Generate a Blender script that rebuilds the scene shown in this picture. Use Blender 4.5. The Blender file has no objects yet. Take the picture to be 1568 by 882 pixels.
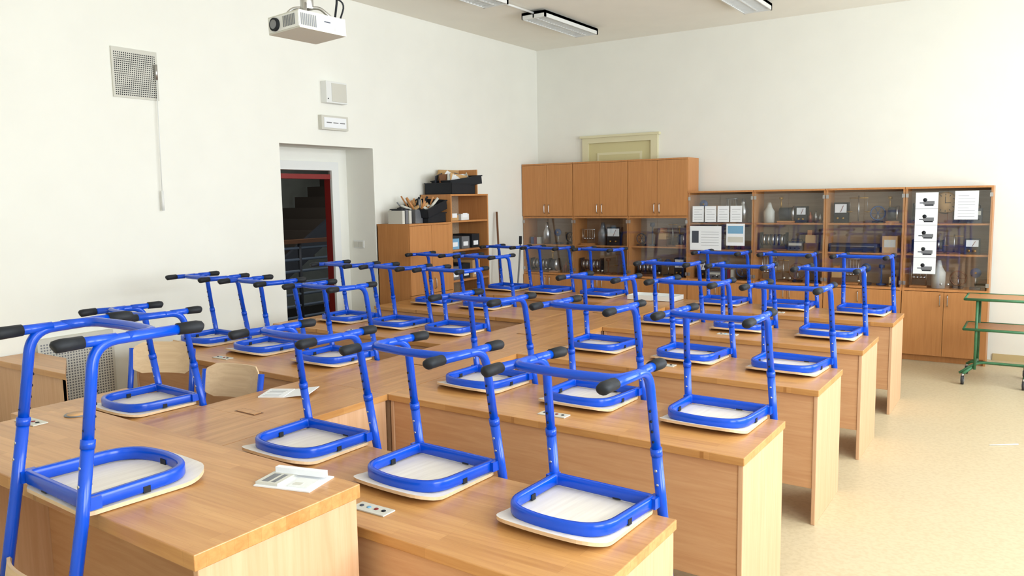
import bpy, math, random
from mathutils import Vector, Matrix
random.seed(7)
sc=bpy.context.scene
# ------------------------------------------------------------------ materials
def srgb(r,g,b):
    f=lambda c:(c/255/12.92 if c/255<=.04045 else ((c/255+.055)/1.055)**2.4)
    return (f(r),f(g),f(b),1)
def newmat(name):
    m=bpy.data.materials.new(name);m.use_nodes=True
    nt=m.node_tree;return m,nt,nt.nodes['Principled BSDF']
def plain(name,col,rough=.5,metal=0,spec=None,noise=0,nscale=20,bump=0):
    m,nt,b=newmat(name);c=srgb(*col)
    b.inputs['Base Color'].default_value=c;b.inputs['Roughness'].default_value=rough;b.inputs['Metallic'].default_value=metal
    if spec is not None:b.inputs['Specular IOR Level'].default_value=spec
    if noise or bump:
        tc=nt.nodes.new('ShaderNodeTexCoord');n=nt.nodes.new('ShaderNodeTexNoise');n.inputs['Scale'].default_value=nscale;n.inputs['Detail'].default_value=5
        nt.links.new(tc.outputs['Object'],n.inputs['Vector'])
        if noise:
            r=nt.nodes.new('ShaderNodeValToRGB')
            r.color_ramp.elements[0].color=[x*(1-noise) for x in c[:3]]+[1];r.color_ramp.elements[1].color=[min(1,x*(1+noise)) for x in c[:3]]+[1]
            r.color_ramp.elements[0].position=.3;r.color_ramp.elements[1].position=.7
            nt.links.new(n.outputs['Fac'],r.inputs['Fac']);nt.links.new(r.outputs['Color'],b.inputs['Base Color'])
        if bump:
            bp=nt.nodes.new('ShaderNodeBump');bp.inputs['Strength'].default_value=bump;bp.inputs['Distance'].default_value=.01
            nt.links.new(n.outputs['Fac'],bp.inputs['Height']);nt.links.new(bp.outputs['Normal'],b.inputs['Normal'])
    return m
def wood(name,c1,c2,axis='X',stave=False,rough=.35,var=.12):
    m,nt,b=newmat(name)
    tc=nt.nodes.new('ShaderNodeTexCoord');mp=nt.nodes.new('ShaderNodeMapping')
    sc_={'X':(1.3,26,26),'Y':(26,1.3,26),'Z':(26,26,1.3)}[axis]
    mp.inputs['Scale'].default_value=sc_
    nt.links.new(tc.outputs['Object'],mp.inputs['Vector'])
    n=nt.nodes.new('ShaderNodeTexNoise');n.inputs['Scale'].default_value=1.6;n.inputs['Detail'].default_value=6;n.inputs['Roughness'].default_value=.6
    n.inputs['Distortion'].default_value=.6
    nt.links.new(mp.outputs['Vector'],n.inputs['Vector'])
    r=nt.nodes.new('ShaderNodeValToRGB');r.color_ramp.elements[0].position=.32;r.color_ramp.elements[1].position=.68
    r.color_ramp.elements[0].color=srgb(*c1);r.color_ramp.elements[1].color=srgb(*c2)
    nt.links.new(n.outputs['Fac'],r.inputs['Fac'])
    out=r.outputs['Color']
    if stave:
        mp2=nt.nodes.new('ShaderNodeMapping')
        if axis=='Y':mp2.inputs['Rotation'].default_value=(0,0,math.pi/2)
        nt.links.new(tc.outputs['Object'],mp2.inputs['Vector'])
        br=nt.nodes.new('ShaderNodeTexBrick');br.inputs['Scale'].default_value=1
        br.inputs['Brick Width'].default_value=.42;br.inputs['Row Height'].default_value=.043;br.inputs['Mortar Size'].default_value=.0004
        br.inputs['Color1'].default_value=(1-var,1-var*1.3,1-var*1.8,1);br.inputs['Color2'].default_value=(1,1,1,1);br.inputs['Mortar'].default_value=(.7,.62,.52,1)
        br.offset=.37;br.offset_frequency=3
        nt.links.new(mp2.outputs['Vector'],br.inputs['Vector'])
        mx=nt.nodes.new('ShaderNodeMix');mx.data_type='RGBA';mx.blend_type='MULTIPLY';mx.inputs[0].default_value=1
        nt.links.new(out,mx.inputs[6]);nt.links.new(br.outputs['Color'],mx.inputs[7]);out=mx.outputs[2]
    nt.links.new(out,b.inputs['Base Color']);b.inputs['Roughness'].default_value=rough
    return m
M={}
M['top']=wood('beech_staves_x',(194,138,80),(212,160,100),'X',True,.31,.17)
M['topy']=wood('beech_staves_y',(194,138,80),(212,160,100),'Y',True,.31,.17)
M['panel']=wood('beech_panel',(206,160,120),(218,176,138),'Z',False,.5)
M['panelx']=wood('beech_panel_horizontal',(198,146,102),(210,162,118),'X',False,.5)
M['cab']=wood('cabinet_beech',(184,124,70),(198,138,82),'Z',False,.42)
M['cabin']=wood('cabinet_inside',(160,136,110),(176,152,124),'X',False,.6)
M['edge']=plain('beech_edge',(206,160,110),.5)
M['ply']=wood('seat_plywood',(226,217,205),(240,233,221),'Y',False,.45)
M['plyb']=wood('seat_plywood_edge',(214,182,144),(228,200,162),'X',False,.5)
M['blue']=plain('blue_powder_coat',(0,74,198),.22)
M['black']=plain('black_plastic',(30,33,38),.6,spec=.3)
M['hole']=plain('dark_recess',(14,16,26),.8)
M['steel']=plain('brushed_steel',(190,190,190),.3,1)
M['grey']=plain('grey_metal',(130,132,136),.4,.5)
M['white']=plain('white_plastic',(228,229,226),.4)
M['offw']=plain('offwhite_plastic',(205,203,192),.5)
M['paper']=plain('paper',(236,238,240),.8)
M['ink']=plain('ink',(70,74,84),.8)
M['inkb']=plain('blue_print',(120,168,200),.8)
M['bluep']=plain('blue_plastic',(50,80,130),.5)
M['brass']=plain('brass',(180,140,70),.4,.7)
M['copper']=plain('copper',(160,90,60),.4,.7)
M['red']=plain('dark_red_paint',(128,30,28),.4)
M['green']=plain('green_paint',(62,116,78),.45,noise=.2)
M['rubber']=plain('rubber',(60,60,62),.7)
M['cream']=plain('cream_paint',(206,198,150),.5)
M['cream2']=plain('cream_panel',(218,212,176),.5)
M['card']=plain('cardboard',(196,156,104),.8)
M['skirt']=plain('skirting',(196,176,130),.6)
M['wall']=plain('wall_paint',(236,235,226),.9,noise=.015,nscale=3,bump=.04)
M['ceil']=plain('ceiling_paint',(246,243,232),.95,noise=.015,nscale=3)
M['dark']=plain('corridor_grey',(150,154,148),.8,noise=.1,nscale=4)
M['darker']=plain('dark_steel',(48,52,62),.6)
M['rail']=plain('railing_paint',(110,128,154),.5)
M['cflo']=plain('corridor_floor',(70,62,56),.6)
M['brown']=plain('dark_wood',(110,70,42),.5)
def floor_mat():
    m,nt,b=newmat('linoleum')
    tc=nt.nodes.new('ShaderNodeTexCoord')
    n=nt.nodes.new('ShaderNodeTexNoise');n.inputs['Scale'].default_value=45;n.inputs['Detail'].default_value=6
    n2=nt.nodes.new('ShaderNodeTexNoise');n2.inputs['Scale'].default_value=1.2;n2.inputs['Detail'].default_value=3
    for q in(n,n2):nt.links.new(tc.outputs['Object'],q.inputs['Vector'])
    r=nt.nodes.new('ShaderNodeValToRGB');r.color_ramp.elements[0].position=.36;r.color_ramp.elements[1].position=.58
    r.color_ramp.elements[0].color=srgb(197,180,146);r.color_ramp.elements[1].color=srgb(206,190,157)
    nt.links.new(n.outputs['Fac'],r.inputs['Fac'])
    r2=nt.nodes.new('ShaderNodeValToRGB');r2.color_ramp.elements[0].color=(.92,.9,.86,1);r2.color_ramp.elements[1].color=(1,1,1,1)
    nt.links.new(n2.outputs['Fac'],r2.inputs['Fac'])
    mx=nt.nodes.new('ShaderNodeMix');mx.data_type='RGBA';mx.blend_type='MULTIPLY';mx.inputs[0].default_value=1
    nt.links.new(r.outputs['Color'],mx.inputs[6]);nt.links.new(r2.outputs['Color'],mx.inputs[7])
    nt.links.new(mx.outputs[2],b.inputs['Base Color']);b.inputs['Roughness'].default_value=.4
    return m
M['floor']=floor_mat()
def glass_mat():
    m=bpy.data.materials.new('cabinet_glass');m.use_nodes=True;nt=m.node_tree;nt.nodes.clear()
    o=nt.nodes.new('ShaderNodeOutputMaterial');mx=nt.nodes.new('ShaderNodeMixShader');t=nt.nodes.new('ShaderNodeBsdfTransparent');g=nt.nodes.new('ShaderNodeBsdfGlossy')
    t.inputs[0].default_value=(.94,.95,.96,1);g.inputs['Roughness'].default_value=.03;mx.inputs[0].default_value=.07
    nt.links.new(t.outputs[0],mx.inputs[1]);nt.links.new(g.outputs[0],mx.inputs[2]);nt.links.new(mx.outputs[0],o.inputs[0]);return m
M['glass']=glass_mat()
# ------------------------------------------------------------------ mesh builder
class MB:
    def __init__(s):s.v=[];s.f=[];s.m=[];s.sm=[];s.mats=[]
    def mi(s,k):
        if k not in s.mats:s.mats.append(k)
        return s.mats.index(k)
    def add(s,vs,fs,mat,smooth=False,M4=None):
        o=len(s.v)
        for p in vs:
            p=Vector(p)
            if M4 is not None:p=M4@p
            s.v.append(tuple(p))
        i=s.mi(mat)
        for f in fs:s.f.append([o+a for a in f]);s.m.append(i);s.sm.append(smooth)
    def shear(s,k,xp):
        s.v=[(x,y+k*(xp-x),z) for x,y,z in s.v]
    def box(s,x0,x1,y0,y1,z0,z1,mat,M4=None):
        vs=[(x,y,z) for z in(z0,z1) for y in(y0,y1) for x in(x0,x1)]
        s.add(vs,[(0,2,3,1),(4,5,7,6),(0,1,5,4),(2,6,7,3),(0,4,6,2),(1,3,7,5)],mat,False,M4)
    def prism(s,poly,z0,z1,mat):
        n=len(poly);vs=[(x,y,z0) for x,y in poly]+[(x,y,z1) for x,y in poly]
        s.add(vs,[tuple(range(n))[::-1],tuple(range(n,2*n))]+[(k,(k+1)%n,n+(k+1)%n,n+k) for k in range(n)],mat)
    def cbox(s,c,sz,mat,rot=None):
        M4=Matrix.Translation(c)
        if rot:
            from mathutils import Euler
            M4=M4@Euler(rot).to_matrix().to_4x4()
        a,b,d=sz[0]/2,sz[1]/2,sz[2]/2
        s.box(-a,a,-b,b,-d,d,mat,M4)
    def tube(s,path,r,mat,n=10,closed=False,prof=None,up=None,cap=True,M4=None):
        P=[Vector(p) for p in path];N=len(P);rs=r if isinstance(r,(list,tuple)) else [r]*N
        prof=prof or [(math.cos(2*math.pi*k/n),math.sin(2*math.pi*k/n)) for k in range(n)]
        n=len(prof);vs=[];prev=None
        for i in range(N):
            if closed:t=(P[(i+1)%N]-P[i-1])
            else:t=P[min(i+1,N-1)]-P[max(i-1,0)]
            t.normalize()
            if up is not None:
                uu=Vector(up);a=t.cross(uu).normalized();b2=a.cross(t)
            else:
                if prev is None:
                    h=Vector((0,0,1)) if abs(t.z)<.9 else Vector((1,0,0));a=t.cross(h).normalized()
                else:a=(prev-t*prev.dot(t)).normalized()
                b2=a.cross(t);prev=a
            for (c,d) in prof:vs.append(P[i]+a*c*rs[i]+b2*d*rs[i])
        fs=[]
        for i in range(N if closed else N-1):
            for k in range(n):
                i2=(i+1)%N;k2=(k+1)%n
                fs.append((i*n+k,i*n+k2,i2*n+k2,i2*n+k))
        if cap and not closed:
            fs.append(tuple(range(n))[::-1]);fs.append(tuple(range((N-1)*n,N*n)))
        s.add(vs,fs,mat,True,M4)
    def cyl(s,p0,p1,r,mat,n=16,r2=None):
        s.tube([p0,p1],[r,r2 if r2 is not None else r],mat,n)
    def lathe(s,c,prof,mat,n=18):
        vs=[];fs=[]
        for (r,z) in prof:
            for k in range(n):
                a=2*math.pi*k/n;vs.append((c[0]+r*math.cos(a),c[1]+r*math.sin(a),c[2]+z))
        for i in range(len(prof)-1):
            for k in range(n):
                k2=(k+1)%n;fs.append((i*n+k,i*n+k2,(i+1)*n+k2,(i+1)*n+k))
        fs.append(tuple(range(n))[::-1]);fs.append(tuple(range((len(prof)-1)*n,len(prof)*n)))
        s.add(vs,fs,mat,True)
    def sheet(s,G,off,mat,matedge):
        I=len(G);J=len(G[0]);off=Vector(off)
        a=[p for row in G for p in row];b=[p+off for p in a]
        fs=[];fb=[]
        for i in range(I-1):
            for j in range(J-1):
                q=(i*J+j,i*J+j+1,(i+1)*J+j+1,(i+1)*J+j);fs.append(q);fb.append(q[::-1])
        s.add(a,fs,mat,True);s.add(b,fb,mat,True)
        rim=[(0,j) for j in range(J)]+[(i,J-1) for i in range(1,I)]+[(I-1,j) for j in range(J-2,-1,-1)]+[(i,0) for i in range(I-2,0,-1)]
        n=len(rim);vs=[G[i][j] for i,j in rim]+[G[i][j]+off for i,j in rim]
        s.add(vs,[(k,(k+1)%n,n+(k+1)%n,n+k) for k in range(n)],matedge,False)
    def obj(s,name,loc=(0,0,0),rot=0,bevel=0,recenter=True,parent=None):
        loc=Vector(loc)
        me=bpy.data.meshes.new(name);me.from_pydata([tuple(Vector(v)-loc) for v in s.v] if recenter else s.v,[],s.f)
        for k in s.mats:me.materials.append(M[k])
        me.polygons.foreach_set('material_index',s.m);me.polygons.foreach_set('use_smooth',s.sm);me.update()
        import bmesh
        bm=bmesh.new();bm.from_mesh(me);bmesh.ops.recalc_face_normals(bm,faces=bm.faces);bm.to_mesh(me);bm.free()
        o=bpy.data.objects.new(name,me);sc.collection.objects.link(o);o.location=loc;o.rotation_euler=(0,0,rot)
        if bevel:
            b=o.modifiers.new('bevel','BEVEL');b.width=bevel;b.segments=2;b.limit_method='ANGLE';b.angle_limit=math.radians(50)
        if parent:o.parent=parent;o.matrix_parent_inverse=parent.matrix_world.inverted()
        return o
def fillet(pts,rad,n=6,closed=False):
    P=[Vector(p) for p in pts];out=[];N=len(P)
    for i in range(N):
        if not closed and i in(0,N-1):out.append(P[i]);continue
        a,b,c=P[i-1],P[i],P[(i+1)%N]
        r=rad[i] if isinstance(rad,(list,tuple)) else rad
        d1=(a-b);d2=(c-b);r=min(r,d1.length*.49,d2.length*.49)
        p0=b+d1.normalized()*r;p1=b+d2.normalized()*r
        for k in range(n+1):
            t=k/n;out.append(p0*(1-t)**2+b*2*t*(1-t)+p1*t*t)
    return out
# ------------------------------------------------------------------ room
XL,YB,ZC,XR,YF=-5.98,9.75,3.83,1.75,-1.6
def bx(name,x0,x1,y0,y1,z0,z1,mat,**k):
    b=MB();b.box(x0,x1,y0,y1,z0,z1,mat);return b.obj(name,((x0+x1)/2,(y0+y1)/2,(z0+z1)/2),**k)
bx('floor',XL-.4,XR+.3,YF-.2,YB+.2,-.1,0,'floor')
bx('ceiling',XL-.4,XR+.3,YF-.2,YB+.2,ZC,ZC+.1,'ceil')
bx('wall_back',XL-.4,XR+.3,YB,YB+.2,0,ZC,'wall')
bx('wall_front',XL-.4,XR+.3,YF-.2,YF,0,ZC,'wall')
b=MB()
DY1,DY2,DZ=5.12,6.38,2.345
b.box(XL-.4,XL,YF,DY1,0,ZC,'wall');b.box(XL-.4,XL,DY2,YB,0,ZC,'wall');b.box(XL-.4,XL,DY1,DY2,DZ,ZC,'wall')
b.obj('wall_left',(XL-.2,4,1.9))
wins=[(-.4,1.6),(2.3,4.9),(5.7,8.6)]
WZ0,WZ1=.95,3.45
b=MB();ys=[YF]+[q for w in wins for q in w]+[YB]
for i in range(0,len(ys),2):b.box(XR,XR+.3,ys[i],ys[i+1],0,ZC,'wall')
for a,c in wins:
    b.box(XR,XR+.3,a,c,0,WZ0,'wall');b.box(XR,XR+.3,a,c,WZ1,ZC,'wall')
b.obj('wall_right',(XR+.15,4,1.9))
for k,(a,c) in enumerate(wins):
    b=MB();x0,x1=XR+.12,XR+.19
    b.box(x0,x1,a,a+.07,WZ0,WZ1,'white');b.box(x0,x1,c-.07,c,WZ0,WZ1,'white')
    b.box(x0,x1,a+.07,c-.07,WZ0,WZ0+.07,'white');b.box(x0,x1,a+.07,c-.07,WZ1-.07,WZ1,'white')
    m=(a+c)/2;b.box(x0,x1,m-.05,m+.05,WZ0+.07,WZ1-.07,'white');b.box(x0+.01,x1-.01,a+.07,c-.07,2.55,2.63,'white')
    b.box(XR-.15,XR+.12,a-.03,c+.03,WZ0-.03,WZ0,'white')
    b.obj('window_%d'%(k+1),((x0+x1)/2,m,2.1),bevel=.004)
b=MB();nx=XL-.4
b.box(nx-.1,nx,DY1-.3,5.2,0,DZ+.3,'wall');b.box(nx-.1,nx,6.2,DY2+.3,0,DZ+.3,'wall');b.box(nx-.1,nx,5.2,6.2,2.12,DZ+.3,'wall')
b.obj('wall_niche',(nx-.05,5.75,1.3))
b=MB()
b.box(nx,nx+.03,6.13,6.23,0,2.21,'white');b.box(nx,nx+.03,5.13,6.13,2.12,2.21,'white')
b.obj('trim_1',(nx,5.7,1.1))
b=MB()
b.box(nx-.09,nx+.005,6.131,6.199,0,2.08,'red');b.box(nx-.09,nx+.005,5.201,5.27,0,2.08,'red');b.box(nx-.09,nx+.005,5.27,6.131,2.03,2.08,'red')
b.obj('door_1',(nx,5.7,1.0))
# corridor
cx0=-10.5
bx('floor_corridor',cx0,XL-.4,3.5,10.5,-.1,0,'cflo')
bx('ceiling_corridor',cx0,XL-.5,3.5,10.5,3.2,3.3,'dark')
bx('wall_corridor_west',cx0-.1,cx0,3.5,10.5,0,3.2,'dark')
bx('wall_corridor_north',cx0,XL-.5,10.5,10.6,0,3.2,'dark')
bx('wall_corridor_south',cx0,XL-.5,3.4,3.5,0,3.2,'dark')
b=MB()
for z in(.15,.3,.45,.6,.75,.9,1.05,1.2):b.cyl((-8.0,6.3,z),(-8.0,9.6,z),.018,'rail',8)
for y in(6.35,7.1,7.9,8.7,9.55):b.cyl((-8.0,y,0),(-8.0,y,1.28),.025,'darker',8)
b.box(-8.04,-7.96,6.3,9.6,1.26,1.31,'brown');b.obj('stair_railing',(-8.0,8,.6))
b=MB()
for i in range(14):b.box(-10.2,-8.9,6.2+i*.28,6.5+i*.28,0 if i<1 else .0+i*.17-.05,.17+i*.17,'cflo')
b.cbox((-8.87,8.1,1.17),(.06,4.4,.28),'darker',(math.radians(31.3),0,0))
b.obj('stair_flight',(-9.5,7.6,.5))
bx('baseboard_back',-.35,XR,YB-.015,YB,0,.07,'skirt');bx('baseboard_left',XL,XL+.015,YF,2.79,0,.07,'skirt')
bx('baseboard_right',XR-.015,XR,YF,YB,0,.07,'skirt')
b=MB();x0,x1,zt=-5.24,-4.15,2.58;y=YB
b.box(x0,x0+.09,y-.05,y,0,zt-.07,'cream2');b.box(x1-.09,x1,y-.05,y,0,zt-.07,'cream2');b.box(x0,x1,y-.05,y,zt-.07,zt,'cream2');b.box(x0-.03,x1+.03,y-.07,y,zt,zt+.03,'cream2')
b.box(x0+.09,x1-.09,y-.02,y,0,zt-.07,'cream')
b.box(x0+.22,x1-.22,y-.035,y-.02,1.4,zt-.2,'cream2');b.box(x0+.25,x1-.25,y-.037,y-.035,1.4,zt-.23,'cream')
b.obj('door_2',((x0+x1)/2,y,1.3))
# ------------------------------------------------------------------ desks
SH=.045;XP=-.933
def shy(x):return SH*(XP-x)
def desk(name,x0,x1,y0,y1,z,tm='top',mid=True,side=True,front=True,thick=.034,sh=(SH,XP),rec=.018,fz=.2):
    b=MB();b.box(x0,x1,y0,y1,z-thick,z,tm)
    zz=z-thick
    if side:
        b.box(x0+.006,x0+.028,y0+.012,y1-.012,0,zz,'panel');b.box(x1-.028,x1-.006,y0+.012,y1-.012,0,zz,'panel')
    if mid:
        m=(x0+x1)/2;b.box(m-.011,m+.011,y0+rec+.02,y1-.03,0,zz,'panel')
    if front:b.box(x0+.028,x1-.028,y0+rec,y0+rec+.018,fz,zz,'panelx')
    b.shear(*sh)
    return b.obj(name,((x0+x1)/2,(y0+y1)/2,z/2),bevel=.003)
FAR=[2.352,3.673,4.954,6.218,7.521];DEP=.618
SX0,SX1=-3.572,-2.902
for k,fy in enumerate(FAR):
    y0=fy-DEP
    desk('student_desk',SX1+.002,-.933,y0,fy,.75)
    desk('student_desk',(-5.5 if k else -4.32),SX0-.002,y0,fy,.75)
    ye=FAR[k+1]-DEP if k<4 else fy
    b=MB();b.box(SX0,SX1,y0+.001,fy,.716,.75,'topy')
    if k<4:b.box(SX0,SX1,fy+.001,ye-.001,.716,.75,'topy')
    y1=ye if k<4 else fy
    b.box(SX0+.006,SX0+.028,y0+.02,y1-.012,0,.716,'panel');b.box(SX1-.028,SX1-.006,y0+.02,y1-.012,0,.716,'panel')
    b.box(SX0+.028,SX1-.028,y0+.02,y0+.04,.1,.716,'panelx')
    yc=fy+.06 if k<4 else fy-.3
    b.box(-3.34,-3.18,yc-.03,yc+.03,.7501,.7515,'brown');b.box(-3.33,-3.19,yc-.022,yc+.022,.7515,.754,'topy')
    b.shear(SH,XP)
    b.obj('utility_bench',(-3.24,(y0+y1)/2,.4),bevel=.003)
AZ=.92
desk('teacher_bench',-3.5,-1.72,1.14,1.725,AZ,thick=.045,sh=(.04,-1.72),rec=.42,fz=.08)
b=MB()
b.prism([(-5.96,2.5),(-4.97,2.5),(-5.5,2.78),(-5.96,2.78)],.72,.76,'top')
b.prism([(-5.94,2.52),(-5.01,2.52),(-5.04,2.54),(-5.94,2.54)],.05,.72,'panel')
b.prism([(-5.05,2.52),(-5.01,2.52),(-5.5,2.76),(-5.54,2.76)],0,.72,'panel')
b.prism([(-5.94,2.54),(-5.91,2.54),(-5.91,2.76),(-5.94,2.76)],0,.72,'panel')
b.obj('side_table',(-5.5,2.6,.4),bevel=.003)
# ------------------------------------------------------------------ chair mesh (upside-down, z=0 is desk top, +Y is seat front)
def chair_mesh():
    b=MB()
    G=[];F0,F1=.015,.415;r=.085
    fsr=[F0+(F1-F0)*t for t in [0,.03,.08,.2,.35,.5,.65,.75,.8,.84,.88,.91,.94,.965,.985,.997,1]]
    for f in fsr:
        hw=.196+.012*(f-F0)/(F1-F0)
        if f>F1-r:hw=hw-r+math.sqrt(max(0,r*r-(f-(F1-r))**2))
        if f<F0+.03:hw=hw-.03+math.sqrt(max(0,.03**2-(F0+.03-f)**2))
        row=[]
        for j in range(13):
            x=hw*(-1+2*j/12)
            z=.002+.022*max(0,(f-.3)/.115)**2+.008*(1-(x/.21)**2)*math.sin(math.pi*min(1,(f-F0)/.4))
            row.append(Vector((x,f+.012*(1-(x/.2)**2)*max(0,(f-.3)/.115),z)))
        G.append(row)
    b.sheet(G,(0,0,.012),'ply','plyb')
    pts=[(-.192,.03,0),(-.18,.345,0),(0,.385,0),(.18,.345,0),(.192,.03,0)]
    P=fillet(pts,[.02,.09,.25,.09,.02],8,True)
    w,h=.0115,.020
    prof=[(w*s,h*t) for s,t in[(1,-.7),(1,.7),(.7,1),(-.7,1),(-1,.7),(-1,-.7),(-.7,-1),(.7,-1)]]
    b.tube([(p.x,p.y,.041) for p in P],1,'blue',closed=True,prof=prof,up=(0,0,1))
    for x,y in((-.184,.2),(.184,.2),(0,.372),(-.06,.03)):
        b.cbox((x,y,.03),(.03,.022,.02),'black')
    H=.495
    fz=lambda z:.003+.16*z
    xz=lambda z:.213-.03*max(0,z)
    for s in(-1,1):
        x=.213*s
        q=lambda z,d=0:(xz(z)*s,fz(z)+d,z)
        b.tube([(x,fz(-.34)-.01,-.34),(x,fz(-.1)-.003,-.1),(x,fz(0),0),q(.2)],.0178,'blue',14)
        b.tube([q(.2),q(.225)],.0198,'blue',14)
        xr=xz(H)*s;xf=.212*s
        leg=fillet([q(.2),q(H-.004,-.005),(xf,.33,H)],[0,.07,0],10)
        b.tube(leg,.0158,'blue',14)
        b.tube([(xr*.985,.02,H),(xr+.002*s,.14,H)],.0152,'blue',12)
        b.cbox((s*.2,.035,.042),(.03,.05,.036),'blue')
        for z in(.25,.285,.32,.355):
            for d in(-1,1):
                p=Vector(q(z));b.cyl(p+Vector((0,d*.0135,0)),p+Vector((0,d*.0165,0)),.0045,'hole',8)
        for z in(.1,.15):
            for d in(-1,1):
                p=Vector(q(z));b.cyl(p+Vector((0,d*.015,0)),p+Vector((0,d*.019,0)),.005,'steel',8)
        pr=[(math.cos(2*math.pi*k/12)*(1.1),math.sin(2*math.pi*k/12)*.95) for k in range(12)]
        b.tube([(xr*.97,-.028,H-.004),(xr*.97,-.024,H-.002),(xr*.975,-.01,H),(xr*.985,.05,H+.001)],[.013,.019,.0205,.019],'black',12,prof=pr,up=(0,0,1))
        b.tube([(xf+.004*s,.400,H-.004),(xf+.003*s,.395,H-.002),(xf,.381,H),(xf,.32,H+.001)],[.013,.019,.0205,.019],'black',12,prof=pr,up=(0,0,1))
    cb=fillet([(-.205,.17,H),(-.195,.262,H),(0,.283,H),(.195,.262,H),(.205,.17,H)],[0,.07,.15,.07,0],8)
    b.tube(cb,.0152,'blue',14)
    G=[]
    for i in range(9):
        t=i/8;z=-.375+.2*t;hw=.2
        e=min(t,1-t)*.2
        if e<.05:hw=hw-.05+math.sqrt(max(0,.05**2-(.05-e)**2))
        row=[]
        for j in range(13):
            x=hw*(-1+2*j/12);row.append(Vector((x,.005+.16*z-.045-.02*(1-(x/.205)**2)+.038*abs(x/.205)**3,z)))
        G.append(row)
    b.sheet(G,(0,.010,0),'plyb','plyb')
    return b
cb_=chair_mesh();first=cb_.obj('classroom_chair',recenter=False);cmesh=first.data
bpy.data.objects.remove(first)
def chair(x,y,z,rz,flip=False,sz=1):
    o=bpy.data.objects.new('classroom_chair',cmesh);sc.collection.objects.link(o)
    o.location=(x,y,z);o.rotation_euler=(math.pi if flip else 0,0,rz);o.scale=(1,1,sz);return o
rows=[[-1.21,-1.87,-2.55,-3.82],[-1.21,-1.88,-2.56,-3.83,-4.53,-5.19],[-1.2,-1.82,-2.49,-3.83,-4.42,-5.03],[-1.24,-1.9,-2.5,-4.42,-5.05],[-1.23,-1.88,-2.5,-3.83,-4.49,-5.06]]
for k,r in enumerate(rows):
    for x in r:chair(x,FAR[k]+.038+shy(x),.7505,math.pi-.045+random.uniform(-.035,.035))
chair(-2.385,1.115,AZ+.0005,-.06)
chair(-4.72,2.96,.5165,.45,True);chair(-3.86,2.83,.4945,.15,True,.957)
# ------------------------------------------------------------------ small things on desks
def plate(x,y,z=.75,w=.15,d=.06):
    z+=.0003
    b=MB();b.box(x-w/2,x+w/2,y-d/2,y+d/2,z,z+.005,'offw')
    for i,c in enumerate(['ink','inkb','red','black']):b.cyl((x-w*.33+i*w*.22,y,z+.005),(x-w*.33+i*w*.22,y,z+.008),.008,c,12)
    b.obj('socket_panel',(x,y,z),bevel=.001)
for x,y in[(-1.91,3.23),(-1.9,4.55),(-1.91,5.80),(-1.91,7.1),(-4.57,3.34),(-4.57,4.6),(-1.84,1.9)]:plate(x,y)
plate(-3.38,1.55,AZ);
b=MB();b.cyl((-3.33,1.71,AZ+.0003),(-3.33,1.71,AZ+.004),.05,'grey',24);b.cyl((-3.33,1.71,AZ+.004),(-3.33,1.71,AZ+.006),.04,'edge',24);b.obj('cable_grommet',(-3.33,1.71,AZ))
b=MB();R_=Matrix.Translation((-1.91,1.63,AZ+.0003))@Matrix.Rotation(.25,4,'Z')
b.box(-.1,.1,-.07,.07,0,.004,'paper',R_);b.box(-.1,-.02,-.06,.06,.004,.012,'offw',R_);b.box(-.09,.09,.03,.05,.012,.03,'paper',R_);b.box(.01,.08,-.05,.02,.004,.008,'white',R_)
b.box(.02,.05,-.04,-.02,.008,.009,'offw',R_);b.box(-.085,-.06,-.05,.02,.012,.0125,'grey',R_);b.box(-.05,-.035,-.05,.02,.012,.0125,'grey',R_)
b.obj('instruction_card_holder',(-1.91,1.63,AZ),bevel=.001)
b=MB();R_=Matrix.Translation((-3.38,2.88,.7503))@Matrix.Rotation(.5,4,'Z')
b.box(-.14,0,-.09,.09,0,.006,'paper',R_);b.box(0,.14,-.09,.09,0,.004,'paper',R_@Matrix.Rotation(-.12,4,'Y'))
for i in range(5):b.box(-.12,-.03,-.075+i*.032,-.07+i*.032,.006,.0065,'grey',R_)
b.obj('open_booklet',(-3.38,2.88,.75))
b=MB();b.box(-3.46,-2.96,7.34,7.6,.7545,.77,'white');
for a in((-3.46,-3.45,7.34,7.6),(-2.97,-2.96,7.34,7.6),(-3.45,-2.97,7.34,7.35),(-3.45,-2.97,7.59,7.6)):b.box(a[0],a[1],a[2],a[3],.77,.80,'white')
b.obj('plastic_tray',(-3.2,7.45,.75))
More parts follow.
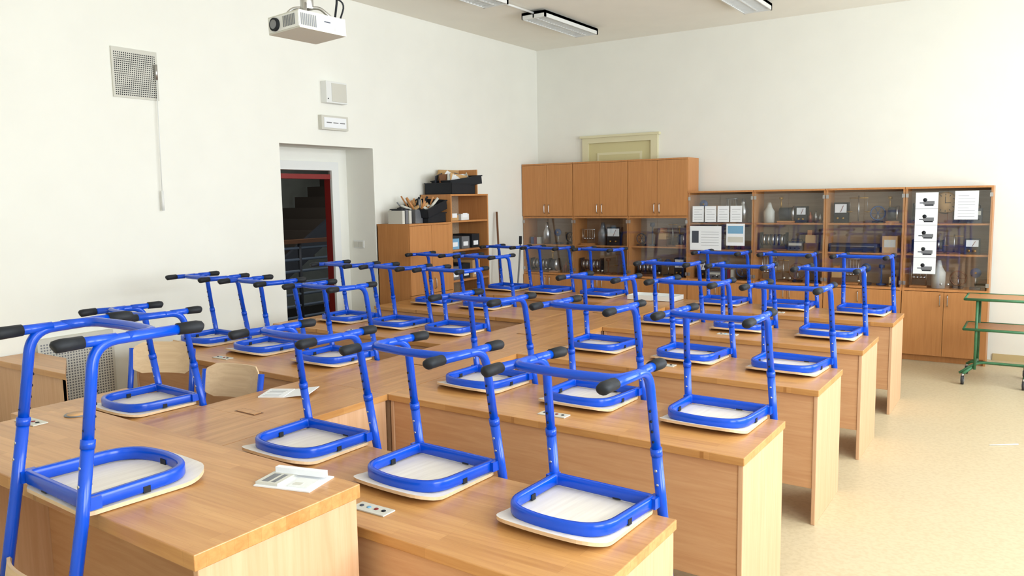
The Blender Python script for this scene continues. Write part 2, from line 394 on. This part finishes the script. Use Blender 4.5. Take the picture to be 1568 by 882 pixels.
# ------------------------------------------------------------------ back cabinets
YFc=9.327;CW=.797;CX=-5.972;DB=YB-.075
def handle(b,x,y,z0,z1):
    b.tube(fillet([(x,y,z0),(x,y-.025,z0+.012),(x,y-.025,z1-.012),(x,y,z1)],.012,4),.005,'steel',8)
TYPES=['jar','box','balance','wheel','post','boxes','motor','flask','meter','frame','pulley','battery']
def instruments(x0,x1,zs,seed):
    rnd=random.Random(seed);b=MB();yc=9.49;bag=[]
    for z,hmax in zs:
        x=x0+.04;coil=rnd.random()<.5
        while x<x1-.11:
            if not bag:
                bag=TYPES[:];rnd.shuffle(bag)
            t=bag.pop()
            if coil:t='coil';coil=False
            w=rnd.uniform(.11,.2) if t!='coil' else .3;w=min(w,x1-.04-x);h=min(hmax*.82,rnd.uniform(.18,.34));xc=x+w/2;y=yc+rnd.uniform(-.06,.03)
            c=rnd.choice(['black','grey','brown','offw','card','darker','bluep','ink'])
            if t=='jar':b.lathe((xc,y,z),[(w*.36,0),(w*.38,h*.55),(w*.2,h*.75),(w*.11,h),(w*.14,h)],rnd.choice(['grey','offw','steel']))
            elif t=='flask':
                for q in range(3):
                    hh=h*rnd.uniform(.4,.8);b.lathe((x+w*(q+.5)/3,y+rnd.uniform(-.03,.03),z),[(w*.14,0),(w*.15,hh*.6),(w*.06,hh*.8),(w*.06,hh)],rnd.choice(['brown','offw','steel','copper']),12)
            elif t=='box':
                b.box(x,x+w,y-.08,y+.08,z,z+h*.5,c);b.box(x+.01,x+w-.01,y-.082,y-.08,z+h*.28,z+h*.42,'offw')
                for q in range(3):b.cyl((x+w*(q+.7)/3.4,y-.08,z+h*.14),(x+w*(q+.7)/3.4,y-.092,z+h*.14),.009,'black',10)
                b.tube(fillet([(x+.02,y,z+h*.5),(x+.02,y,z+h*.62),(x+w-.02,y,z+h*.62),(x+w-.02,y,z+h*.5)],.015,3),.005,'black',6)
            elif t=='boxes':
                b.box(x,x+w,y-.08,y+.08,z,z+h*.3,'brown');b.box(x+.01,x+w*.9,y-.07,y+.07,z+h*.3,z+h*.6,'card');b.box(x+.03,x+w*.6,y-.07,y+.05,z+h*.6,z+h*.8,'cab')
            elif t=='meter':
                b.box(x,x+w,y-.05,y+.05,z,z+h*.8,'black');b.box(x+.012,x+w-.012,y-.053,y-.05,z+h*.4,z+h*.74,'paper');b.cyl((xc,y-.056,z+h*.42),(xc+w*.2,y-.056,z+h*.68),.0025,'red',6)
                for q in(.3,.7):b.cyl((x+w*q,y-.05,z+h*.18),(x+w*q,y-.07,z+h*.18),.011,'brass',10)
            elif t=='frame':
                b.box(x,x+w,y-.05,y+.05,z,z+.02,'cab')
                for xx in(x+.01,x+w-.01):b.cyl((xx,y,z),(xx,y,z+h),.007,'steel',8)
                b.cyl((x,y,z+h*.95),(x+w,y,z+h*.95),.007,'steel',8)
                for q in range(4):
                    xx=x+w*(q+1)/5;b.cyl((xx,y,z+h*.95),(xx,y,z+h*.4),.0015,'offw',6);b.lathe((xx,y,z+h*.3),[(.004,0),(.016,.01),(.018,.02),(.01,.034)],'steel',10)
            elif t=='pulley':
                b.box(xc-.05,xc+.05,y-.05,y+.05,z,z+.02,'darker');b.cyl((xc,y,z),(xc,y,z+h*.7),.008,'steel',8);b.cyl((xc,y-.02,z+h*.75),(xc,y-.005,z+h*.75),.05,'bluep',20);b.cyl((xc,y-.024,z+h*.75),(xc,y,z+h*.75),.012,'brass',10)
            elif t=='battery':
                for q in range(3):
                    xx=x+w*q/3;b.box(xx,xx+w*.3,y-.04,y+.04,z,z+h*.45,['bluep','red','offw'][q]);b.cyl((xx+w*.15,y,z+h*.45),(xx+w*.15,y,z+h*.5),.01,'brass',10)
            elif t=='coil':
                b.box(x,x+w,y-.06,y+.06,z,z+.02,'brown');b.box(x,x+.01,y-.05,y+.05,z+.02,z+h*.7,'black');b.box(x+w-.01,x+w,y-.05,y+.05,z+.02,z+h*.7,'black')
                zc=z+.02+h*.34;n=11
                for i in range(n):
                    xx=x+.01+(w-.02)*(i+.5)/n;b.cyl((xx-.01,y,zc),(xx+.01,y,zc),min(h*.24,.065),'steel' if i%2 else 'darker',16)
                b.cyl((x,y,zc),(x+w,y,zc),.012,'steel',8)
            elif t=='motor':
                b.box(x,x+w,y-.06,y+.06,z,z+.02,'cab');b.cyl((x+.02,y,z+h*.35),(x+w-.03,y,z+h*.35),h*.24,'darker',18);b.cyl((x+w-.03,y,z+h*.35),(x+w-.01,y,z+h*.35),h*.3,'steel',20)
                b.cyl((x+.03,y,z+h*.5),(x+.03,y,z+h*.95),.008,'brass',8);b.cyl((x+.03,y,z+h*.9),(x+.03,y,z+h),.022,'brass',12)
            elif t=='balance':
                b.box(xc-.06,xc+.06,y-.05,y+.05,z,z+.015,'brown');b.cyl((xc,y,z),(xc,y,z+h),.008,'steel',8);b.cyl((x,y,z+h*.92),(x+w,y,z+h*.92),.006,'brass',8)
                for xx in(x+.005,x+w-.005):b.cyl((xx,y,z+h*.92),(xx,y,z+h*.4),.002,'steel',6);b.lathe((xx,y,z+h*.38),[(.012,0),(.034,.01),(.035,.014)],'brass')
            elif t=='wheel':
                r=min(h,w)*.46;zc=z+.03+r
                ring=[(xc+r*math.cos(a*math.pi/12),y,zc+r*math.sin(a*math.pi/12)) for a in range(24)]
                b.tube(ring,.008,c,8,closed=True);b.box(xc-.05,xc+.05,y-.04,y+.04,z,z+.02,'black');b.cyl((xc,y+.015,z),(xc,y+.015,zc+.02),.008,'steel',8)
                for a in range(3):
                    ca,sa=math.cos(a*math.pi/3),math.sin(a*math.pi/3);b.cyl((xc-r*ca,y,zc-r*sa),(xc+r*ca,y,zc+r*sa),.003,c,6)
            else:
                b.lathe((xc,y,z),[(w*.36,0),(w*.36,.015),(.01,.02),(.008,h*.8),(.03,h*.85),(.03,h)],c)
            x+=w+rnd.uniform(.005,.02)
    return b.obj('physics_instruments',((x0+x1)/2,yc,zs[0][0]))
for k in range(7):
    x0=CX+k*CW+.002;x1=CX+(k+1)*CW-.002;tall=k<3;zt=2.231 if tall else 1.82;gz1=1.52 if tall else 1.80
    b=MB();t=.02
    b.box(x0,x0+t,YFc,DB,0,zt,'cab');b.box(x1-t,x1,YFc,DB,0,zt,'cab');b.box(x0+t,x1-t,DB-.01,DB,0,zt,'cabin')
    b.box(x0+t,x1-t,YFc+.03,DB-.01,0,.07,'cab');b.box(x0+t,x1-t,YFc,DB-.01,.75,.775,'cab');b.box(x0,x1,YFc-.02,DB,zt,zt+.02,'cab')
    xm=(x0+x1)/2;g=.002
    for a,c in((x0+g,xm-g),(xm+g,x1-g)):
        b.box(a,c,YFc-.02,YFc-.001,.07,.745,'cab')
    handle(b,xm-.035,YFc-.02,.60,.72);handle(b,xm+.035,YFc-.02,.60,.72)
    shel=[1.14] if tall else [1.12,1.44]
    for z in shel:b.box(x0+t,x1-t,YFc+.03,DB-.01,z,z+.018,'cab')
    if tall:
        b.box(x0+t,x1-t,YFc,DB-.01,1.515,1.54,'cab')
        for a,c in((x0+g,xm-g),(xm+g,x1-g)):b.box(a,c,YFc-.02,YFc-.001,1.545,zt-.003,'cab')
        handle(b,xm-.035,YFc-.02,1.58,1.70);handle(b,xm+.035,YFc-.02,1.58,1.70)
    for a,c in((x0+.004,xm-.0015),(xm+.0015,x1-.004)):
        b.box(a,c,YFc-.008,YFc-.003,.782,gz1-.005,'glass')
        xk=a+.03 if a>xm else c-.03
        b.cyl((xk,YFc-.008,.83),(xk,YFc-.025,.83),.012,'steel',12)
        xh=c-.012 if a>xm else a+.012
        for z in(.83,gz1-.05):b.box(xh-.014,xh+.014,YFc-.011,YFc-.008,z-.02,z+.02,'steel')
    b.obj('display_cabinet' if not tall else 'tall_storage_cabinet',(xm,9.53,.9))
    zs=[(.777,.36)]+[(z+.02,.36) for z in shel if not (k==5 and z<1.2)]
    instruments(x0+t,x1-t,zs,k*5+4)
c5=CX+5*CW
b=MB();b.box(c5+.04,c5+.55,9.37,9.55,1.14,1.19,'black');b.box(c5+.03,c5+.53,9.39,9.57,1.19,1.23,'darker');b.box(c5+.06,c5+.5,9.38,9.39,1.2,1.21,'grey');b.obj('equipment_case',(c5+.3,9.46,1.14))
b=MB();b.box(c5+.58,c5+.73,9.38,9.52,1.14,1.32,'card');b.box(c5+.6,c5+.71,9.379,9.38,1.2,1.28,'offw');b.obj('cardboard_box',(c5+.65,9.45,1.14))
def poster(x0,x1,z0,z1,kind,y=YFc-.010):
    b=MB();b.box(x0,x1,y-.0015,y,z0,z1,'paper');w=x1-x0;h=z1-z0
    if kind=='text':
        n=int(h/.03)
        for i in range(1,n):b.box(x0+w*.14,x0+w*(.86 if i%4 else .6),y-.002,y-.0015,z0+i*.03-.002,z0+i*.03+.001,'grey')
    elif kind=='portrait':
        b.box(x0+w*.06,x0+w*.28,y-.002,y-.0015,z0+h*.3,z0+h*.8,'ink')
        for i in range(6):b.box(x0+w*.36,x0+w*.92,y-.002,y-.0015,z0+h*(.2+i*.11),z0+h*(.21+i*.11),'grey')
    elif kind=='blue':
        b.box(x0+w*.08,x1-w*.08,y-.002,y-.0015,z0+h*.55,z1-h*.1,'inkb');b.box(x0+w*.08,x1-w*.08,y-.002,y-.0015,z0+h*.15,z0+h*.4,'offw')
    else:
        n=kind
        for i in range(n):
            c=z1-h*(i+.55)/n
            b.box(x0+w*.35,x1-w*.16,y-.002,y-.0015,c-.032,c+.004,'grey');b.cyl((x0+w*.42,y-.0015,c+.016),(x0+w*.42,y-.0025,c+.016),.02,'black',12);b.box(x0+w*.18,x0+w*.35,y-.002,y-.0015,c-.02,c-.01,'ink');b.box(x0+w*.4,x1-w*.2,y-.0025,y-.002,c-.045,c-.032,'black')
            b.box(x0,x1,y-.002,y-.0015,z1-h*(i+1)/n,z1-h*(i+1)/n+.003,'grey')
    b.obj('poster',((x0+x1)/2,y,(z0+z1)/2))
c3=CX+3*CW;c6=CX+6*CW
for i in range(4):poster(c3+.06+i*.155,c3+.06+i*.155+.14,1.47,1.66,'text')
poster(c3+.03,c3+.42,1.13,1.42,'portrait');poster(c3+.48,c3+.7,1.19,1.45,'blue')
poster(c6+.10,c6+.31,.93,1.78,5);poster(c6+.46,c6+.67,1.50,1.79,'text')
b=MB();b.cyl((c6+.37,9.40,1.67),(c6+.37,9.38,1.67),.115,'brass',32);b.cyl((c6+.37,9.38,1.67),(c6+.37,9.377,1.67),.10,'card',32)
for i in range(12):
    a=i*math.pi/6;b.cbox((c6+.37+.085*math.sin(a),9.375,1.67+.085*math.cos(a)),(.006,.003,.018),'black',(0,a,0))
b.cbox((c6+.37,9.374,1.70),(.006,.003,.07),'black');b.cbox((c6+.395,9.374,1.67),(.05,.003,.006),'black');b.box(c6+.3,c6+.44,9.38,9.40,1.46,1.57,'brown')
b.obj('wall_clock_dial',(c6+.37,9.4,1.66))
# ------------------------------------------------------------------ left cabinets
b=MB();x0,x1=XL+.01,-5.53;y0,y1,zt=6.39,7.12,1.52
b.box(x0,x1,y0,y0+.02,0,zt,'cab');b.box(x0,x1,y1-.02,y1,0,zt,'cab');b.box(x0,x1+.02,y0,y1,zt,zt+.02,'cab');b.box(x0,x1-.02,y0+.02,y1-.02,0,.07,'cab');b.box(x0,x0+.01,y0,y1,0,zt,'cabin')
ym=(y0+y1)/2
for a,c in((y0+.002,ym-.002),(ym+.002,y1-.002)):
    b.box(x1+.001,x1+.02,a,c,.78,zt-.003,'cab');b.box(x1+.001,x1+.02,a,c,.07,.775,'cab')
for yy in(ym-.035,ym+.035):
    for z0,z1 in((.82,.94),(.6,.72)):b.tube(fillet([(x1+.02,yy,z0),(x1+.045,yy,z0+.012),(x1+.045,yy,z1-.012),(x1+.02,yy,z1)],.012,4),.005,'steel',8)
b.obj('low_storage_cabinet',(x0+.2,ym,.8))
b=MB();y0,y1,zt=7.13,7.86,1.85
b.box(x0,x1,y0,y0+.02,0,zt,'cab');b.box(x0,x1,y1-.02,y1,0,zt,'cab');b.box(x0,x0+.01,y0,y1,0,zt,'cabin')
for z in(.06,.45,.85,1.2,1.53,zt-.02):b.box(x0+.01,x1,y0+.02,y1-.02,z,z+.02,'cab')
b.obj('open_shelf_unit',(x0+.2,7.5,.9))
b=MB()
for z,h,n in((.471,.25,3),(.871,.25,3),(1.221,.2,3),(1.551,.1,2)):
    for i in range(n):
        yy=7.2+i*.2;c=['card','white','inkb','grey','black'][(i+int(z*10))%5];b.box(x0+.1,x1-.06,yy,yy+.15,z,z+h*(.6+.2*((i*7)%3)/2),c);b.box(x1-.06,x1-.058,yy+.03,yy+.12,z+.03,z+.08,'paper')
b.obj('storage_boxes',(x0+.2,7.5,.9))
def tray(b,c,sz,rot,mat='black'):
    from mathutils import Euler
    M4=Matrix.Translation(c)@Euler(rot).to_matrix().to_4x4();a,d,h=sz;t=.006
    b.box(-a/2,a/2,-d/2,d/2,0,t,mat,M4);b.box(-a/2,-a/2+t,-d/2,d/2,0,h,mat,M4);b.box(a/2-t,a/2,-d/2,d/2,0,h,mat,M4);b.box(-a/2,a/2,-d/2,-d/2+t,0,h,mat,M4);b.box(-a/2,a/2,d/2-t,d/2,0,h,mat,M4)
    for s in(-1,1):b.box(-a/2-.01,a/2+.01,s*d/2-.008,s*d/2+.008,h-.012,h,mat,M4)
    for s in(-1,1):b.box(s*a/2-.008,s*a/2+.008,-d/2,d/2,h-.012,h,mat,M4)
rr=random.Random(3)
b=MB();tray(b,(-5.74,6.9,1.541),(.36,.36,.11),(.0,0,.1));tray(b,(-5.72,6.88,1.65),(.38,.40,.1),(.25,.05,.12))
for i in range(34):
    a=rr.uniform(-1.3,1.3);p=Vector((-5.76+rr.uniform(-.1,.16),6.78+rr.uniform(-.12,.16),1.66));L=rr.uniform(.14,.26)
    b.cyl(p,p+Vector((rr.uniform(-.1,.1),math.sin(a)*L*.7,abs(math.cos(a))*L*.6+.03)),rr.uniform(.006,.016),rr.choice(['card','card','offw','grey','cab','black']),8)
b.box(-5.86,-5.6,6.6,6.72,1.541,1.69,'grey')
for i in range(5):b.cbox((-5.62+rr.uniform(-.04,.05),6.68+i*.05,1.70+rr.uniform(0,.06)),(.05,.08,.025),rr.choice(['card','offw','darker']),(rr.uniform(-.6,.6),rr.uniform(-.5,.5),rr.uniform(-1,1)))
b.obj('crate_of_lab_parts',(-5.74,6.85,1.54))
b=MB()
for i in range(3):
    y=6.41+i*.055;b.box(-5.82,-5.62,y,y+.04,1.541,1.68+.01*(i%2),['offw','grey','offw'][i]);b.box(-5.8,-5.64,y+.005,y+.035,1.69,1.70,'black')
b.obj('battery_jars',(-5.74,6.5,1.54))
b=MB();tray(b,(-5.74,7.4,1.851),(.38,.46,.13),(0,0,.03));tray(b,(-5.71,7.50,1.94),(.3,.54,.1),(.12,0,-.1))
b.box(-5.93,-5.91,7.42,7.82,1.851,2.14,'card');b.box(-5.93,-5.65,7.80,7.82,1.851,2.14,'cab')
for i in range(18):
    p=Vector((-5.76+rr.uniform(-.08,.1),7.4+rr.uniform(-.16,.26),1.98));L=rr.uniform(.12,.24);a=rr.uniform(-1.2,1.2)
    b.cbox(p+Vector((0,0,.05)),(.004,L,.1),rr.choice(['paper','card','offw','darker','brown']),(a*.5,a*.3,a))
b.obj('crate_of_papers',(-5.74,7.5,1.85))
b=MB();b.cyl((-5.75,8.45,0),(-5.93,8.62,1.62),.014,'brown',10);b.cyl((-5.60,8.5,0),(-5.62,8.7,1.2),.012,'grey',10);b.cyl((-5.62,8.7,1.2),(-5.63,8.72,1.3),.02,'black',10)
b.obj('broom_handles',(-5.7,8.5,.8))
# ------------------------------------------------------------------ wall fittings on the left wall
def grille(name,y0,y1,z0,z1,n,d=.012):
    b=MB();b.box(XL,XL+d,y0,y1,z0,z1,'offw')
    dy=(y1-y0-.03)/n;m=int((z1-z0-.03)/dy)
    for i in range(n):
        for j in range(m):
            yy=y0+.015+dy*(i+.2);zz=z0+.015+dy*(j+.2);b.box(XL+d,XL+d+.0005,yy,yy+dy*.55,zz,zz+dy*.55,'hole' if n<24 else 'grey')
    return b.obj(name,(XL,(y0+y1)/2,(z0+z1)/2))
grille('ventilation_grille',3.53,3.91,2.62,3.0,22)
grille('radiator_cover',2.80,3.36,.0,.84,26,.06)
b=MB();b.cyl((XL+.03,3.885,2.9),(XL+.03,3.885,2.78),.012,'steel',8);b.cyl((XL+.03,3.885,2.85),(XL+.03,3.87,1.9),.004,'white',6);b.cyl((XL+.03,3.87,1.9),(XL+.03,3.87,1.74),.011,'white',8)
b.cyl((XL+.014,3.885,2.84),(XL+.035,3.885,2.84),.006,'steel',6);b.obj('vent_pull_rod',(XL,3.88,2.3))
b=MB();b.box(XL,XL+.08,5.67,5.95,2.76,2.97,'white');b.box(XL+.08,XL+.085,5.74,5.94,2.775,2.955,'offw');b.cyl((XL+.086,5.69,2.8),(XL+.08,5.69,2.8),.006,'hole',8);b.obj('loudspeaker_box',(XL,5.8,2.86),bevel=.004)
b=MB();b.box(XL,XL+.05,5.62,5.98,2.50,2.64,'offw');b.box(XL+.05,XL+.055,5.65,5.95,2.52,2.62,'paper')
for i in range(3):b.box(XL+.055,XL+.056,5.68+i*.09,5.75+i*.09,2.565,2.575,'grey')
b.obj('emergency_light',(XL,5.8,2.57),bevel=.006)
b=MB();yw=DY2-.001
b.box(XL-.32,XL-.17,yw-.012,yw,1.28,1.36,'white')
for i in range(2):b.box(XL-.315+i*.072,XL-.25+i*.072,yw-.018,yw-.012,1.29,1.35,'offw')
b.obj('light_switch',(XL-.25,yw,1.32),bevel=.002)
# ------------------------------------------------------------------ ceiling lights
def fixture(x0,x1,y0,y1):
    b=MB();z1=ZC-.02;z0=ZC-.09
    b.box(x0,x1,y0,y1,z1-.03,z1,'white');b.box(x0,x0+.012,y0,y1,z0,z1,'white');b.box(x1-.012,x1,y0,y1,z0,z1,'white');b.box(x0,x1,y0,y0+.03,z0,z1,'white');b.box(x0,x1,y1-.03,y1,z0,z1,'white')
    xm=(x0+x1)/2;b.box(xm-.008,xm+.008,y0,y1,z0+.004,z1,'white')
    for xx in((x0+xm)/2,(x1+xm)/2):b.cyl((xx,y0+.03,z0+.026),(xx,y1-.03,z0+.026),.013,'white',10)
    n=22
    for i in range(1,n):
        y=y0+(y1-y0)*i/n;b.box(x0+.012,x1-.012,y-.002,y+.002,z0+.002,z0+.016,'white')
    b.box(xm-.05,xm+.05,y0+.2,y0+.3,z1,ZC,'white');b.box(xm-.05,xm+.05,y1-.3,y1-.2,z1,ZC,'white')
    b.obj('ceiling_light',(xm,(y0+y1)/2,z1))
for x0,x1,y0,y1 in((-4.86,-4.56,7.62,8.86),(-2.79,-2.49,7.64,8.88),(-4.88,-4.58,5.7,6.94),(-2.79,-2.49,5.6,6.84),(-.75,-.45,7.64,8.88),(-4.88,-4.58,2.5,3.7),(-2.79,-2.49,2.5,3.7),(-.75,-.45,5,6.2)):fixture(x0,x1,y0,y1)
b=MB();b.cyl((-4.72,6.9,ZC-.035),(-4.71,7.66,ZC-.035),.012,'white',8);b.cyl((-4.72,3.7,ZC-.012),(-4.72,5.7,ZC-.012),.012,'white',8);b.obj('cable_conduit',(-4.7,7.3,ZC))
# ------------------------------------------------------------------ projector
b=MB();c=Vector((-2.84,2.63,2.585));T=Matrix.Translation(c)@Matrix.Rotation(-.02,4,'Z')@Matrix.Rotation(-.05,4,'Y')@Matrix.Scale(.86,4)
b.box(-.12,.12,-.16,.16,-.045,.045,'offw',T)
b.box(-.118,.118,-.163,-.16,-.038,.038,'white',T)
def tcyl(p0,p1,r,m,n=20):b.cyl(T@Vector(p0),T@Vector(p1),r,m,n)
tcyl((-.06,-.16,-.002),(-.06,-.178,-.002),.029,'black');tcyl((-.06,-.178,-.002),(-.06,-.181,-.002),.02,'grey')
for i in range(9):b.box(.12,.1225,-.15+i*.012,-.144+i*.012,-.03,.03,'grey',T)
b.box(.12,.1225,.0,.06,-.01,.03,'paper',T);b.box(.1225,.123,.005,.05,.005,.012,'ink',T)
for i in range(8):b.box(.0+i*.012,.006+i*.012,-.1655,-.163,-.025,.03,'grey',T)
b.box(.12,.1225,.08,.15,-.03,-.01,'white',T)
b.tube(fillet([T@Vector((-.09,-.09,.045)),T@Vector((-.05,-.05,.10)),T@Vector((.05,.05,.10)),T@Vector((.09,.09,.045))],.02,4),.008,'steel',8)
b.tube(fillet([T@Vector((-.09,.09,.045)),T@Vector((-.05,.05,.11)),T@Vector((.05,-.05,.11)),T@Vector((.09,-.09,.045))],.02,4),.008,'steel',8)
b.cyl(c+Vector((0,0,.08)),(c.x,c.y,ZC),.016,'steel',12);b.cyl((c.x,c.y,ZC-.02),(c.x,c.y,ZC),.06,'white',20);b.cyl(c+Vector((0,0,.08)),c+Vector((0,0,.13)),.03,'steel',14)
b.tube(fillet([c+Vector((.05,.12,.03)),c+Vector((.1,.1,.16)),c+Vector((.03,.03,.2)),(c.x+.02,c.y,c.z+.5)],.05,6),.005,'black',8)
b.tube(fillet([c+Vector((.08,.12,.03)),c+Vector((.13,.12,.12)),c+Vector((.02,.03,.15)),(c.x+.025,c.y,c.z+.5)],.05,6),.004,'black',8)
b.obj('ceiling_projector',tuple(c),bevel=.005)
# ------------------------------------------------------------------ trolley
b=MB();x0,x1,y0,y1=-.54,.14,8.40,8.86
for z in(.80,.52):
    b.box(x0,x1,y0,y1,z-.012,z,'cab')
    for p,q in(((x0,y0),(x1,y0)),((x0,y1),(x1,y1)),((x0,y0),(x0,y1)),((x1,y0),(x1,y1))):b.cyl((p[0],p[1],z-.006),(q[0],q[1],z-.006),.013,'green',8)
for x in(x0+.1,x1-.1):
    for y in(y0+.02,y1-.02):b.cyl((x,y,.14),(x,y,.80),.012,'green',8)
    b.tube(fillet([(x-.09,y0-.03,.10),(x,y0+.05,.17),(x,y1-.05,.17),(x-.09,y1+.03,.10)],.06,5),.014,'green',8)
b.cyl((x0+.05,(y0+y1)/2,.17),(x1-.05,(y0+y1)/2,.17),.014,'green',8)
b.tube(fillet([(x0-.02,y0,.1),(x0+.12,y0+.08,.2),(x1-.12,y0+.08,.2),(x1+.02,y0,.1)],.08,5),.012,'green',8)
for x in(x0+.01,x1-.19+.0):
    for y in(y0-.03,y1+.03):
        b.cyl((x,y,.10),(x,y,.07),.012,'steel',8);b.cyl((x-.012,y,.038),(x+.012,y,.038),.038,'rubber',18);b.cyl((x-.014,y,.038),(x+.014,y,.038),.018,'steel',12)
        b.box(x-.018,x-.014,y-.015,y+.015,.03,.08,'steel');b.box(x+.014,x+.018,y-.015,y+.015,.03,.08,'steel')
b.obj('utility_trolley',((x0+x1)/2,8.6,.4))
b=MB();b.cyl((-.22,6.40,.004),(-.05,6.52,.004),.004,'paper',6);b.obj('drinking_straw',(-.14,6.46,.004))
# ------------------------------------------------------------------ light
def area(name,loc,rot,sx,sy,p,col=(1,1,1)):
    l=bpy.data.lights.new(name,'AREA');l.shape='RECTANGLE';l.size=sx;l.size_y=sy;l.energy=p;l.color=col
    o=bpy.data.objects.new(name,l);sc.collection.objects.link(o);o.location=loc;o.rotation_euler=rot;return o
for (a,c),p in zip(wins,(180,238,192)):
    area('window_daylight',(XR+.45,(a+c)/2,(WZ0+WZ1)/2+.1),(0,math.radians(90),0),WZ1-WZ0+.2,c-a+.2,p,(.885,.95,1))
area('corridor_fill',(-8.0,7,3.1),(0,0,0),1,1,30,(1,.97,.9))  # added fill light, no real fitting, brightens the closed corridor behind the doorway
w=bpy.data.worlds.new('sky');sc.world=w;w.use_nodes=True;bg=w.node_tree.nodes['Background'];bg.inputs[0].default_value=(.85,.93,1,1);bg.inputs[1].default_value=2.5
# ------------------------------------------------------------------ camera
f,yaw,pit,rol,H=1219.63,.585,.112,-.017,1.791
F=Vector((-math.sin(yaw)*math.cos(pit),math.cos(yaw)*math.cos(pit),-math.sin(pit)))
R=Vector((math.cos(yaw),math.sin(yaw),0));U=R.cross(F)
R2=R*math.cos(rol)+U*math.sin(rol);U2=U*math.cos(rol)-R*math.sin(rol)
cam=bpy.data.cameras.new('camera');co=bpy.data.objects.new('camera',cam);sc.collection.objects.link(co)
m=Matrix((R2,U2,-F)).transposed().to_4x4();m.translation=Vector((0,0,H));co.matrix_world=m
cam.sensor_width=36;cam.lens=f/1568*36;cam.clip_start=.05;sc.camera=co
sc.view_settings.view_transform='Standard';sc.view_settings.exposure=0
